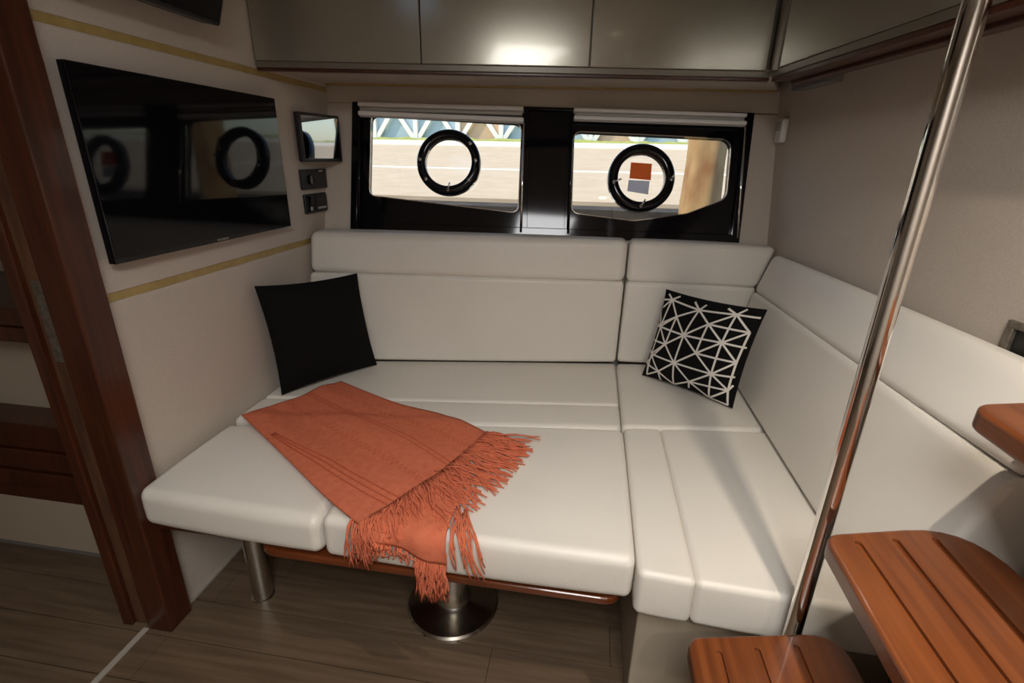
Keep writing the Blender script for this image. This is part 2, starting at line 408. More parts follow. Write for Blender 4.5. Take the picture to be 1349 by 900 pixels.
# companionway well on the right behind the camera, aft wall, far wall of the next cabin
tag(boxo('wall_stairwell', (rwall_x(.5), .46, 0), (1.75, .5, CEIL), 'white_gloss'), kind='structure')
tag(boxo('wall_companionway', (1.75, -1.3, 0), (1.8, .5, CEIL), 'cream_panel'), kind='structure')
tag(boxo('wall_aft', (-3.0, -1.35, 0), (1.8, -1.3, CEIL), 'vinyl_wall'), kind='structure')
tag(boxo('wall_far', (-3.05, -1.3, 0), (-3.0, 2.4, CEIL), 'cream_panel'), kind='structure')
tag(boxo('wall_cabin', (-3.0, 1.62, 0), (WX-.07, 1.66, CEIL), 'cream_panel'), kind='structure')

# ================================================================== OVERHEAD CABINETS
CY0 = lambda x: 1.72+.15*(x+1.15)
soff = empty('soffit', (0, 2.1, 1.597)); tag(soff, kind='structure')
hexo('soffit_panel', [(WX+.001, CY0(WX)+.02, 1.597), (.56, CY0(.56)+.02, 1.597), (.72, 2.44, 1.597), (WX+.001, 2.24, 1.597), (WX+.001, CY0(WX)+.02, 1.612), (.56, CY0(.56)+.02, 1.612), (.72, 2.44, 1.612), (WX+.001, 2.24, 1.612)], 'vinyl_pale', soff)
tag(hexo('cove_strip', [(WX+.002, 2.19, 1.590), (.70, 2.395, 1.590), (.71, 2.41, 1.590), (WX+.002, 2.205, 1.590), (WX+.002, 2.19, 1.597), (.70, 2.395, 1.597), (.71, 2.41, 1.597), (WX+.002, 2.205, 1.597)], 'gold_trim', soff), 'thin brown cove strip')
cab = empty('overhead_cabinet', (-.3, 1.85, 1.6)); tag(cab, 'long champagne lacquer locker row above the windows', 'cabinet')
def cabbox(name, x0, x1, z0, z1, d0, d1, mt, parent, bevel=.002):
    c = []
    for z in (z0, z1): c += [(x0, CY0(x0)+d0, z), (x1, CY0(x1)+d0, z), (x1, CY0(x1)+d1, z), (x0, CY0(x0)+d1, z)]
    return hexo(name, c, mt, parent, bevel=bevel)
cabbox('body', WX+.004, .548, 1.613, CEIL-.002, .022, .30, 'lacquer_edge', cab)
xs = [WX+.004, -.598, -.046, .535]
for i in range(3): cabbox('door', xs[i]+.0015, xs[i+1]-.0015, 1.606, CEIL-.004, 0, .02, 'lacquer', cab, .0025)
cabbox('bottom_rail', WX+.004, .55, 1.586, 1.6055, .003, .05, 'lacquer_edge', cab)
cabbox('wood_lip', WX+.004, .55, 1.577, 1.586, .006, .035, 'mahogany', cab)
RX = lambda y: .552+.13*(1.93-y)
cab2 = empty('overhead_cabinet', (.7, 1.4, 1.6)); tag(cab2, 'champagne lacquer locker above the right bulkhead with red wood lip', 'cabinet')
def rcab(name, y0, y1, z0, z1, d0, d1, mt, bevel=.002):
    c = []
    for z in (z0, z1): c += [(RX(y0)+d0, y0, z), (rwall_x(y0)-.002 if d1 is None else RX(y0)+d1, y0, z), (rwall_x(y1)-.002 if d1 is None else RX(y1)+d1, y1, z), (RX(y1)+d0, y1, z)]
    return hexo(name, c, mt, cab2, bevel=bevel)
rcab('body', .52, 1.97, 1.606, CEIL-.002, .022, None, 'lacquer_edge')
rcab('corner_post', 1.915, 1.965, 1.60, CEIL-.004, -.004, .02, 'lacquer_edge')
rcab('door', .52, 1.91, 1.606, CEIL-.004, 0, .02, 'lacquer', .0025)
rcab('bottom_rail', .52, 1.965, 1.585, 1.6055, .002, .05, 'lacquer_edge')
rcab('wood_lip', .52, 1.965, 1.572, 1.585, .006, .06, 'mahogany')
rcab('wood_batten', .52, 1.955, 1.562, 1.584, .062, .10, 'mahogany', .004)
tag(rpanel(1.955, 2.20, 1.572, 1.597, 'grey_paint', -.05, -.001, 'grey_plate', cab2), 'small grey plate')  # plain grey box below the soffit end

# ================================================================== LEFT BULKHEAD FITTINGS
tv = empty('television', (WX+.03, 1.38, 1.06)); tag(tv, 'large flat black television on the left bulkhead', 'television')
ty0, ty1, tz0, tz1 = 1.017, 1.753, 1.062, 1.495
boxo('bezel', (WX+.018, ty0, tz0), (WX+.038, ty1, tz1), 'gloss_black', tv, bevel=.002)
boxo('screen', (WX+.036, ty0+.004, tz0+.012), (WX+.0385, ty1-.004, tz1-.004), 'screen', tv)
boxo('wall_mount', (WX, 1.2, 1.15), (WX+.018, 1.56, 1.4), 'satin_black', tv)
boxo('logo_bar', (WX+.0375, 1.36, tz0+.0035), (WX+.0395, 1.41, tz0+.0095), 'worn_steel', tv)
mon = empty('wall_display', (WX, 2.03, 1.29)); tag(mon, 'small black framed display beside the window, mirroring daylight', 'display')
def swiv(y0, y1, z0, z1, d0, d1, mt, name, bevel):
    a = math.radians(12); bx_ = Vector((WX+.012, 1.90, 0)); ty = Vector((math.sin(a), math.cos(a), 0)); tn = Vector((math.cos(a), -math.sin(a), 0))
    c = []
    for z in (z0, z1): c += [bx_+ty*y0+tn*d0+Vector((0, 0, z)), bx_+ty*y0+tn*d1+Vector((0, 0, z)), bx_+ty*y1+tn*d1+Vector((0, 0, z)), bx_+ty*y1+tn*d0+Vector((0, 0, z))]
    return hexo(name, c, mt, mon, bevel=bevel)
swiv(0, .235, 1.288, 1.466, 0, .02, 'satin_black', 'bezel', .004)
swiv(.013, .222, 1.300, 1.456, .018, .0225, 'mirror_dark', 'screen', .001)
boxo('wall_bracket', (WX, 1.96, 1.33), (WX+.03, 2.06, 1.42), 'satin_black', mon)
sp = empty('switch_panel', (WX, 2.0, 1.18)); tag(sp, 'black switch plate with a round key directly under the small display', 'switch panel')
boxo('plate', (WX, 1.907, 1.181), (WX+.012, 2.103, 1.259), 'satin_black', sp, bevel=.004)
bm = bmesh.new(); tube(bm, [(WX+.01, 1.968, 1.219), (WX+.02, 1.968, 1.219)], .019, 20); dial = link('dial', bm, 'gloss_black', sp, smooth=False, bevel=.002)
boxo('pointer', (WX+.02, 1.955, 1.205), (WX+.026, 1.962, 1.235), 'worn_steel', dial, bevel=.001)
boxo('label_strip', (WX+.012, 2.04, 1.248), (WX+.0128, 2.07, 1.254), 'white_card', sp)
sp = empty('socket_panel', (WX, 2.0, 1.09)); tag(sp, 'black socket plate with two modules, lowest on the bulkhead below the display', 'socket')
boxo('plate', (WX, 1.915, 1.087), (WX+.012, 2.083, 1.164), 'satin_black', sp, bevel=.004)
for y0, y1 in ((1.924, 1.978), (1.988, 2.076)): boxo('module', (WX+.011, y0, 1.094), (WX+.017, y1, 1.158), 'gloss_black', sp, bevel=.003)
boxo('label_strip', (WX+.017, 1.994, 1.102), (WX+.018, 2.064, 1.110), 'white_card', sp)
boxo('label_strip', (WX+.017, 1.938, 1.100), (WX+.018, 1.954, 1.114), 'white_card', sp)
spk = empty('speaker', (-1.1, 1.2, 1.65)); tag(spk, 'black slanted speaker box high on the left bulkhead', 'speaker')
hexo('cabinet', [(WX, .98, 1.665), (-1.06, .98, 1.645), (-1.06, 1.46, 1.645), (WX, 1.50, 1.665), (WX, .98, 1.83), (-1.04, .98, 1.83), (-1.04, 1.52, 1.83), (WX, 1.54, 1.83)], 'satin_black', spk, bevel=.008, seg=3)
hexo('grille', [(-1.062, 1.0, 1.655), (-1.058, 1.0, 1.655), (-1.058, 1.45, 1.655), (-1.062, 1.45, 1.655), (-1.042, 1.0, 1.82), (-1.036, 1.0, 1.82), (-1.036, 1.51, 1.82), (-1.042, 1.51, 1.82)], 'gloss_black', spk)

# right bulkhead fittings
sen = empty('wall_sensor', (.73, 2.3, 1.4)); tag(sen, 'small white sensor in the corner beside the window', 'sensor')
rpanel(2.275, 2.335, 1.396, 1.486, 'white_plastic', -.026, -.001, 'case', sen, .008)
rpanel(2.285, 2.325, 1.44, 1.476, 'blind_grey', -.028, -.025, 'lens', sen, .002)
pk = empty('recess_light', (.86, 1.05, .97)); tag(pk, 'metal framed dark fitting above the right backrest', 'wall fitting')
ry0, ry1, rz0, rz1 = .96, 1.105, .955, 1.035
for a in ((ry0, ry1, rz1-.014, rz1), (ry0, ry1, rz0, rz0+.014), (ry0, ry0+.016, rz0+.014, rz1-.014), (ry1-.016, ry1, rz0+.014, rz1-.014)): rpanel(*a, 'worn_steel', -.012, -.001, 'frame', pk)
rpanel(ry0+.016, ry1-.016, rz0+.014, rz1-.014, 'satin_black', -.004, -.001, 'insert', pk)
rpanel(ry0+.05, ry0+.07, rz0+.016, rz1-.016, 'worn_steel', -.010, -.004, 'handle', pk)

# ================================================================== SETTEE
ST = .477; SB = .362
A_f = lambda x: 1.49+.15*x
A_b = lambda x: 2.06+.184*(x-.144)
base = empty('settee_base', (0, 1.7, 0)); tag(base, 'beige L shaped plinth under the settee cushions', 'settee base')
hexo('rear_plinth', [(WX+.003, 1.42, 0), (.172, 1.6, 0), (.172, 2.0, 0), (WX+.003, 1.78, 0), (WX+.003, 1.42, SB-.014), (.172, 1.6, SB-.014), (.172, 2.05, SB-.014), (WX+.003, 1.84, SB-.014)], 'cream_panel', base)
hexo('right_plinth', [(.175, .925, 0), (.72, .925, 0), (.60, 2.0, 0), (.175, 2.0, 0), (.175, .925, SB-.014), (.76, .925, SB-.014), (.66, 2.05, SB-.014), (.175, 2.05, SB-.014)], 'cream_panel', base, bevel=.006)

def quadpad(name, q, z0, z1, parent, **k):
    return pad(name, [(p[0], p[1], z0) for p in q]+[(p[0], p[1], z1) for p in q], 'leather', parent, **k)
# rear seat
cu = empty('seat_cushion', (-.5, 1.7, SB)); tag(cu, 'long off white leather seat cushion below the wide backrest', 'cushion')
sA = .17
quadpad('seat_panel', [(WX+.004, A_f(WX)+sA), (.1485, A_f(.14)+sA), (.1485, A_b(.14)+.03), (WX+.004, A_b(WX)+.03)], SB, ST, cu, r=.018, puff=.006)
quadpad('front_roll', [(WX+.004, A_f(WX)), (.1485, A_f(.14)), (.1485, A_f(.14)+sA+.001), (WX+.004, A_f(WX)+sA+.001)], SB, ST+.001, cu, r=.022, puff=.003)
cu = empty('seat_cushion', (.4, 1.8, SB)); tag(cu, 'square corner seat cushion under the patterned pillow', 'cushion')
quadpad('seat_panel', [(.1505, 1.524), (.66, 1.594), (.66, 2.15), (.1505, 2.09)], SB, ST, cu, r=.02, puff=.005)
cu = empty('seat_cushion', (.4, 1.2, SB)); tag(cu, 'long leather seat cushion along the right backrest, beside the pole', 'cushion')
quadpad('side_panel', [(.155, .882), (.279, .874), (.2765, 1.532), (.155, 1.513)], SB-.006, ST+.001, cu, r=.016, puff=.005)
quadpad('seat_panel', [(.278, .874), (.70, .858), (.665, 1.580), (.2755, 1.532)], SB-.006, ST+.001, cu, r=.016, puff=.006)
cu = empty('seat_cushion', (-.2, 1.2, SB)); tag(cu, 'wide leather filler cushion on the table, under the throw fringe', 'cushion')
quadpad('seat_panel', [(-.602, .905), (.1525, .901), (.1525, 1.487), (-.602, 1.378)], SB+.008, ST+.012, cu, r=.024, puff=.010, n=14)
cu = empty('seat_cushion', (-.85, 1.1, SB)); tag(cu, 'leather seat cushion beside the doorway post at the free end', 'cushion')
quadpad('seat_panel', [(-1.133, .924), (-.607, .902), (-.607, 1.378), (-1.133, 1.283)], SB+.006, ST+.006, cu, r=.03, puff=.008, n=14)

# backrests: lower panel and head roll each
def back(label, F, B, r=.03):
    """F, B: rows (seat, seam, top) of (left, right) points on the front and on the back"""
    F = [[Vector(p) for p in q] for q in F]; B = [[Vector(p) for p in q] for q in B]
    root = empty('back_cushion', (F[0][0]+F[0][1])/2); tag(root, label, 'backrest')
    for nm, i, rr, pf in (('back_panel', 0, .018, .006), ('head_roll', 1, r, .005)):
        pad(nm, [F[i][0], F[i][1], B[i][1], B[i][0], F[i+1][0], F[i+1][1], B[i+1][1], B[i+1][0]], 'leather', root, r=rr, puff=pf)
zs = ST+.0125
yb = lambda x: A_b(x)-.002
def wback(F): return [[(p[0], LW(p[0])-.009, p[2]+.003) for p in q] for q in F]
F = [[(-1.134, yb(-1.134), zs), (.145, yb(.136), zs)], [(-1.136, 1.868, .857), (.149, 2.062, .846)], [(-1.136, 1.905, 1.018), (.150, 2.075, 1.012)]]
back('wide off white leather backrest under the windows', F, wback(F), r=.03)
F = [[(.152, yb(.15), zs), (.63, 2.13, zs)], [(.157, 2.064, .846), (.690, 2.130, .834)], [(.158, 2.077, 1.012), (.742, 2.146, .998)]]
back('narrow leather corner backrest behind the patterned pillow', F, wback(F), r=.025)
def rb(y, row):
    k = (2.13-y)/1.3
    if row == 0: return (.608, y, zs)
    if row == 1: return (.662+.070*k, y, .826)
    return (.715+.100*k, y, .975)
F = [[rb(.83, 0), rb(2.10, 0)], [rb(.83, 1), rb(2.105, 1)], [rb(.83, 2), rb(2.115, 2)]]
back('long leather backrest on the right bulkhead behind the pole', F, [[(rwall_x(p[1])-.012, p[1], p[2]+.004) for p in q] for q in F], r=.03)

# locker beyond the end of the right backrest
lk = empty('locker', (.75, .6, 0)); tag(lk, 'white locker with a moulded ledge beyond the right backrest', 'locker')
boxo('case', (.73, .51, 0), (.872, .80, .62), 'white_gloss', lk, bevel=.006)
boxo('ledge', (.715, .51, .60), (.872, .815, .63), 'white_gloss', lk, bevel=.008, seg=3)
boxo('upper_panel', (.80, .51, .63), (.872, .81, .93), 'white_gloss', lk, bevel=.006)
boxo('door', (.722, .54, .12), (.731, .78, .54), 'white_gloss', lk, bevel=.004)

# ================================================================== TABLE
tb = empty('pedestal_table', (-.35, 1.15, 0)); tag(tb, 'glossy red wood table with steel pedestal under the filler cushion', 'table')
bm = bmesh.new(); prism(bm, rounded([(-.80, .915), (.135, .915), (.135, 1.41), (-.80, 1.36)], .05, 6), .332, .354)
link('table_top', bm, 'teak_table', tb, bevel=.006, seg=3)
bm = bmesh.new(); lathe(bm, [(.142, 0), (.142, .006), (.136, .012), (.07, .020), (.056, .03), (.05, .05), (.05, .135), (.046, .14), (.046, .325)], (-.345, 1.155, 0), 48)
link('pedestal', bm, 'steel', tb, smooth=True).modifiers.new('e', 'EDGE_SPLIT')
bm = bmesh.new(); lathe(bm, [(.11, 0), (.11, .008)], (-.345, 1.155, .324), 32); link('mounting_plate', bm, 'steel', tb)
bm = bmesh.new(); lathe(bm, [(.034, 0), (.034, .004), (.030, .006), (.030, .338), (.036, .342)], (-.945, 1.075, 0), 28)
lg = link('support_leg', bm, 'steel', tb, smooth=True); lg.modifiers.new('e', 'EDGE_SPLIT')
boxo('support_board', (-1.12, .95, .342), (-.803, 1.27, .353), 'mahogany', tb)

# ================================================================== POLE, STEPS
po = empty('grab_pole', (.4635, .83, 0)); tag(po, 'polished chrome pole from floor to ceiling beside the wooden steps', 'pole')
bm = bmesh.new(); tube(bm, [(.4635, .83, .0), (.4635, .83, CEIL-.002)], .0158, 36); link('tube', bm, 'chrome', po, smooth=True).modifiers.new('e', 'EDGE_SPLIT')
bm = bmesh.new(); lathe(bm, [(.045, 0), (.045, .005), (.03, .012), (.0163, .016)], (.4635, .83, 0), 32); link('base_flange', bm, 'chrome', po, smooth=True).modifiers.new('e', 'EDGE_SPLIT')
bm = bmesh.new(); lathe(bm, [(.0163, -.016), (.03, -.012), (.045, -.005), (.045, 0)], (.4635, .83, CEIL-.002), 32); link('top_flange', bm, 'chrome', po, smooth=True).modifiers.new('e', 'EDGE_SPLIT')
stp = empty('companion_steps', (.5, .4, 0)); tag(stp, 'three red brown grooved wooden steps rising beside the chrome pole', 'steps')
def tread(outline, rad, ztop, th, grooves):
    bm = bmesh.new(); prism(bm, rounded(outline, rad, 7), ztop-th, ztop)
    o = link('tread', bm, 'teak', stp, bevel=.007, seg=3)
    cut = bmesh.new()
    for (x0, y0), (x1, y1), wd in grooves:
        d = Vector((x1-x0, y1-y0)).normalized(); nn = Vector((-d.y, d.x)); poly = []
        for s, c in ((1, Vector((x1, y1))), (-1, Vector((x0, y0)))):
            for k in range(9):
                a = -math.pi/2+math.pi*k/8; poly.append(c+d*(s*math.cos(a)*wd)+nn*(s*math.sin(a)*wd))
        prism(cut, poly, ztop-.006, ztop+.02)
    c = link('groove_cutter', cut, 'teak')
    b = o.modifiers.new('bool', 'BOOLEAN'); b.object = c; b.operation = 'DIFFERENCE'; b.solver = 'EXACT'
    bpy.context.view_layer.update()
    dg = bpy.context.evaluated_depsgraph_get()
    me = D.meshes.new_from_object(o.evaluated_get(dg)); o.modifiers.clear(); o.data = me; D.objects.remove(c)
    return o
k1 = .968
tread([(.243*k1, .15), (.545*k1, .15), (.55*k1, .829*k1), (.243*k1, .765*k1)], [.04, .04, .06, .035], .475, .034,
      [((.300*k1, .20), (.298*k1, .738*k1), .0055), ((.376*k1, .20), (.372*k1, .757*k1), .0055), ((.452*k1, .20), (.449*k1, .777*k1), .0055)])
tread([(.420, .12), (.725, .12), (.705, .845), (.434, .772)], [.04, .04, .10, .04], .722, .036,
      [((.486, .17), (.484, .757), .0055), ((.552, .17), (.551, .775), .0055), ((.619, .17), (.620, .790), .0055)])
tread([(.590, .10), (.87, .10), (.87, .49), (.775, .50), (.775, .84), (.595, .792)], [.04, .02, .02, .02, .05, .045], .98, .036,
      [((.652, .15), (.650, .745), .0055), ((.715, .15), (.713, .76), .0055)])
for nm, x0, x1, z0, z1 in (('stringer', .34, .40, 0, .441), ('stringer', .53, .60, 0, .686), ('stringer', .68, .74, 0, .944)):
    boxo(nm, (x0, .25, z0), (x1, .45, z1), 'white_gloss', stp, bevel=.004)

# dark bag on the floor below the steps
bg_ = empty('duffel_bag', (.64, .74, 0)); tag(bg_, 'black soft bag on the floor under the wooden steps', 'bag')
padbox('bag_body', .56, .695, .50, .80, 0, .33, 'satin_black', bg_, r=.06, puff=.012)
bm = bmesh.new(); tube(bm, [(.635, .80-.26*k/10, .335+.03*math.sin(math.pi*k/10)) for k in range(11)], .008, 8); link('bag_handle', bm, 'cotton_black', bg_, smooth=True)

# ================================================================== NEXT CABIN (through the doorway)
nb = empty('drawer_berth', (-1.9, 1.1, 0)); tag(nb, 'wood banded berth front seen through the doorway', 'berth')
yf = 1.09
boxo('base_panel', (-2.95, yf, .05), (-1.225, 1.6, .245), 'cream_panel', nb)
boxo('toe_kick', (-2.95, yf+.03, 0), (-1.225, 1.6, .05), 'grey_paint', nb)
for z0, z1, dd in ((.245, .30, .0), (.304, .36, -.012), (.364, .372, -.004), (.376, .44, -.012), (.444, .53, -.004)):
    boxo('drawer_slat', (-2.95, yf+dd, z0), (-1.225, 1.6, z1), 'mahogany', nb, bevel=.003)
boxo('back_panel', (-2.95, yf+.10, .53), (-1.225, 1.6, .84), 'cream_panel', nb)
sh = empty('wood_shelf', (-1.9, 1.1, .84)); tag(sh, 'dark wood shelf edge above the berth beyond the doorway', 'shelf')
boxo('shelf_edge', (-2.95, yf, .80), (-1.225, yf+.03, .845), 'mahogany', sh, bevel=.004)
boxo('shelf_board', (-2.95, yf+.03, .84), (-1.225, 1.6, .86), 'mahogany', sh)
boxo('fiddle_rail', (-2.95, yf, .849), (-1.225, yf+.025, .90), 'mahogany', sh, bevel=.004)

# ================================================================== PILLOWS
def pillow_fn(c, th):
    c = [Vector(p) for p in c]                 # BL BR TR TL
    nrm = ((c[1]-c[0]).cross(c[3]-c[0])).normalized()
    def f(u, v, side, off=0):
        e = 1-(abs(2*u-1))**2.2; g_ = 1-(abs(2*v-1))**2.2
        pin = .055
        uu = .5+(u-.5)*(1-pin*4*v*(1-v)*abs(2*u-1)); vv = .5+(v-.5)*(1-pin*4*u*(1-u)*abs(2*v-1))
        p = c[0]*(1-uu)*(1-vv)+c[1]*uu*(1-vv)+c[2]*uu*vv+c[3]*(1-uu)*vv
        h = th/2*(max(0, e)*max(0, g_))**.55
        h += .0025*math.sin(9*u+4*v)*e*g_
        return p+nrm*(side*(h+.002)+side*off)
    return f, nrm
def pillow_mesh(name, f, mt, parent, n=40):
    bm = bmesh.new(); G = {}
    for s in (1, -1):
        for i in range(n+1):
            for j in range(n+1): G[s, i, j] = bm.verts.new(f(i/n, j/n, s))
        for i in range(n):
            for j in range(n):
                q = (G[s, i, j], G[s, i+1, j], G[s, i+1, j+1], G[s, i, j+1]); bm.faces.new(q if s > 0 else q[::-1])
    for k in range(n):
        for a, b in (((k, 0), (k+1, 0)), ((k+1, n), (k, n)), ((0, k+1), (0, k)), ((n, k), (n, k+1))):
            bm.faces.new((G[1, *a], G[-1, *a], G[-1, *b], G[1, *b]))
    return link(name, bm, mt, parent, smooth=True)
pw = empty('throw_pillow', (-1.0, 1.7, ST)); tag(pw, 'plain black square pillow in the corner by the television', 'pillow')
f, nr = pillow_fn([(-1.078, 1.500, ST+.008), (-.855, 1.835, ST+.008), ony((470, 360), 1.865), onx((335, 377), -1.118)], .13)
if nr.dot(Vector((0, -1, 0))) < 0: print('pillow normal flipped')
pillow_mesh('cover', f, 'cotton_black', pw)
pw = empty('throw_pillow', (.42, 1.9, ST)); tag(pw, 'black square pillow printed with white crossing lines', 'pillow')
pc = [onz((846, 494), ST+.01), onz((965, 538), ST+.01), ony((1011, 408), 1.775), ony((878, 381), 1.985)]
f, nr = pillow_fn(pc, .11)
cov = pillow_mesh('cover', f, 'cotton_black', pw)
N_ = dict(a=(280, 150), b=(465, 210), c=(670, 240), d=(205, 305), e=(325, 250), f=(380, 360), g=(525, 295), h=(600, 405), i=(740, 350), j=(145, 465), k=(255, 410), l=(315, 525), m=(455, 465), n=(535, 590), o=(670, 525), p=(110, 598), q=(200, 580), r=(395, 645), s=(285, 672), t=(490, 748), u=(610, 690), v=(590, 780),
          A=(210, 150), B=(428, 160), C=(620, 200), E=(720, 210), F=(795, 268), G=(175, 215), H=(722, 440), I=(655, 612), J=(100, 520), K=(210, 195), L=(380, 690), O=(200, 645), P=(700, 490), Q=(500, 178), R=(640, 660), S=(250, 118), T=(128, 440), U=(330, 130), V=(160, 298), W=(150, 380), X=(118, 545))
CHN = ['Saefmnu', 'Bbgho', 'Cci', 'dklrt', 'Tjqs', 'Vdeb', 'bQ', 'jkfgc', 'cE', 'Xpqlmhi', 'srno', 'tu', 'uR', 'Kadjp', 'bfls', 'chnt', 'gm', 'ek', 'iou', 'uv', 'AabcF', 'aU', 'Gde', 'VdfhH', 'WkJ', 'jln', 'nI', 'gi', 'mo', 'ruR', 'rL', 'qO', 'Xj', 'Gd', 'tv', 'hH', 'Jq', 'Ka', 'eV']
QC = [Vector(p) for p in ((70, 600), (610, 797), (812, 218), (222, 93))]
def inv_bilin(p):
    u = v = .5; p = Vector(p)
    for _ in range(25):
        x = QC[0]*(1-u)*(1-v)+QC[1]*u*(1-v)+QC[2]*u*v+QC[3]*(1-u)*v
        du = (QC[1]-QC[0])*(1-v)+(QC[2]-QC[3])*v; dv = (QC[3]-QC[0])*(1-u)+(QC[2]-QC[1])*u
        e = p-x; det = du.x*dv.y-du.y*dv.x
        u += (e.x*dv.y-e.y*dv.x)/det; v += (du.x*e.y-du.y*e.x)/det
    return Vector((max(.012, min(.988, u)), max(.012, min(.988, v))))
UV = {k: inv_bilin(p) for k, p in N_.items()}
bm = bmesh.new(); done = set()
for ch in CHN:
    for a, b in zip(ch, ch[1:]):
        if (a, b) in done or (b, a) in done: continue
        done.add((a, b)); p, q = UV[a], UV[b]; d = (q-p)
        if d.length < .02: continue
        nn = Vector((-d.y, d.x)).normalized()*.0095; K = 10; pr = None
        for i in range(K+1):
            c = p+d*(i/K); row = []
            for s in (-1, 0, 1):
                w_ = c+nn*s; row.append(bm.verts.new(f(max(.004, min(.996, w_.x)), max(.004, min(.996, w_.y)), 1, .0012)))
            if pr:
                for s in (0, 1): bm.faces.new((pr[s], row[s], row[s+1], pr[s+1]))
            pr = row
tag(link('line_print', bm, 'print_white', pw, smooth=True), 'white printed crossing lines')

# ================================================================== THROW
th = empty('throw_blanket', (-.6, 1.25, ST)); tag(th, 'coral orange knitted throw with long fringe spread over the cushions', 'blanket')
TZ = ST+.022
def surf(x, y):
    """height of the cushions' upper side where the throw lies"""
    return TZ
Bc = [onz(p, TZ) for p in ((319, 549), (372, 600), (428, 655), (474, 694))]      # near long edge
Tc = [onz(p, TZ) for p in ((449, 501), (521, 529), (585, 546), (642, 573))]      # far long edge
def cr(P, s):
    s *= len(P)-1; i = min(int(s), len(P)-2); t = s-i
    p0 = P[max(i-1, 0)]; p1 = P[i]; p2 = P[i+1]; p3 = P[min(i+2, len(P)-1)]
    return .5*((2*p1)+(p2-p0)*t+(2*p0-5*p1+4*p2-p3)*t*t+(3*p1-p0-3*p2+p3)*t**3)
def body(s, t, off=0):
    e = cr(Bc, s); g_ = cr(Tc, s); p = e.lerp(g_, t)
    bow = Vector((.02, -.012, 0))*math.sin(math.pi*t)*s
    wr_ = .0030*math.sin(11*t+3*s)+.0022*math.sin(17*t-5*s+1)+.002*math.sin(7*s+9*t)
    edge = min(1, 6*min(t, 1-t)+.15)
    p = p+bow; q = (p.y-A_f(p.x)+.03)/.06; q = max(0, min(1, q)); p.z = TZ-.010*q*q*(3-2*q)+.004+wr_*edge+off+.004*edge
    return p
bm = bmesh.new(); NS, NT = 60, 34; G = {}
for i in range(NS+1):
    for j in range(NT+1): G[i, j] = bm.verts.new(body(i/NS, j/NT))
for i in range(NS):
    for j in range(NT): bm.faces.new((G[i, j], G[i+1, j], G[i+1, j+1], G[i, j+1]))
o = link('upper_layer', bm, 'coral', th, smooth=True); so_ = o.modifiers.new('s', 'SOLIDIFY'); so_.thickness = .006; so_.offset = 0
# knitted ribs running the length and the zigzag band
bm = bmesh.new()
for t0 in (.05, .085, .12):
    tube(bm, [body(.22+.77*k/40, .02+t0*(.4+.6*min(1, k/14))+.10*(k/40), .0025) for k in range(41)], .0024, 5)
for t0 in (.60, .632):
    tube(bm, [body(.02+.97*k/40, t0+.01*math.sin(k/9), .0022) for k in range(41)], .0022, 5)
for t0 in (.40, .80):
    tube(bm, [body(.05+.93*k/60, t0+(.022 if k % 2 else -.022), .0023) for k in range(61)], .0017, 4)
tag(link('knit_ribs', bm, 'coral_dark', th, smooth=True, ), 'darker raised knit ribs')

# lower flap that falls over the front edge: path in (y, z) then down
YF = .892
def drape(x, s):
    """s metres along from y=1.12 over the edge"""
    flat = 1.12-(YF+.03)
    if s < flat: return Vector((x, 1.12-s, TZ+.004))
    a = (s-flat)/.042
    if a < math.pi/2: return Vector((x, YF+.03-.042*math.sin(a), TZ+.004-.042*(1-math.cos(a))))
    return Vector((x, YF-.012, TZ+.004-.042-(s-flat-.042*math.pi/2)))
def flap(u, v):
    xl = -.50+.05*v; xr = -.285+.005*v
    x = xl+(xr-xl)*u
    smax = .255+.05*u
    p = drape(x, smax*v)
    p.y -= .006*math.sin(9*u+1.5)*v; p.z += .003*math.sin(13*u)*(1-v)
    return p
bm = bmesh.new(); G = {}; NU, NV = 24, 30
for i in range(NU+1):
    for j in range(NV+1): G[i, j] = bm.verts.new(flap(i/NU, j/NV))
for i in range(NU):
    for j in range(NV): bm.faces.new((G[i, j], G[i+1, j], G[i+1, j+1], G[i, j+1]))
o = link('lower_layer', bm, 'coral', th, smooth=True); so_ = o.modifiers.new('s', 'SOLIDIFY'); so_.thickness = .006; so_.offset = 0

# fringe strands
def strand(bm, pts, r=.0021):
    tube(bm, pts, [r]*(len(pts)-1)+[r*.7], 5)
bm = bmesh.new(); rng = random.Random(3)
def ground(p, lift):
    """drop a point on the bed, or down the front of it"""
    if p.y > YF+.03: return Vector((p.x, p.y, TZ+.002+lift))
    q = drape(p.x, 1.12-p.y); q.z += lift*.6; q.y -= lift*.6; return q
for layer in (0, 1):
    for k in range(125):
        t = (k+.5)/125+rng.uniform(-.004, .004); t = max(0, min(1, t))
        p = body(1.0, t, .002+.004*layer)
        L = rng.uniform(.125, .185)*(1 if t > .38 else .6)
        ang = -92+66*min(1, t*1.3)+rng.gauss(0, 10)+(9 if layer else 0)+(10 if t > .8 else 0)
        pts = [p-(body(1, t)-body(.96, t))*.3]
        a = math.radians(ang); lift = rng.uniform(.001, .014)+.004*layer; wob = rng.uniform(0, 6)
        cur = Vector(p); nseg = 7
        for s_ in range(nseg):
            a2 = a+.32*math.sin(wob+s_*1.1)
            cur = cur+Vector((math.cos(a2), math.sin(a2), 0))*(L/nseg)
            pts.append(ground(cur, lift*(1-.6*s_/nseg)))
        strand(bm, pts, .0024)
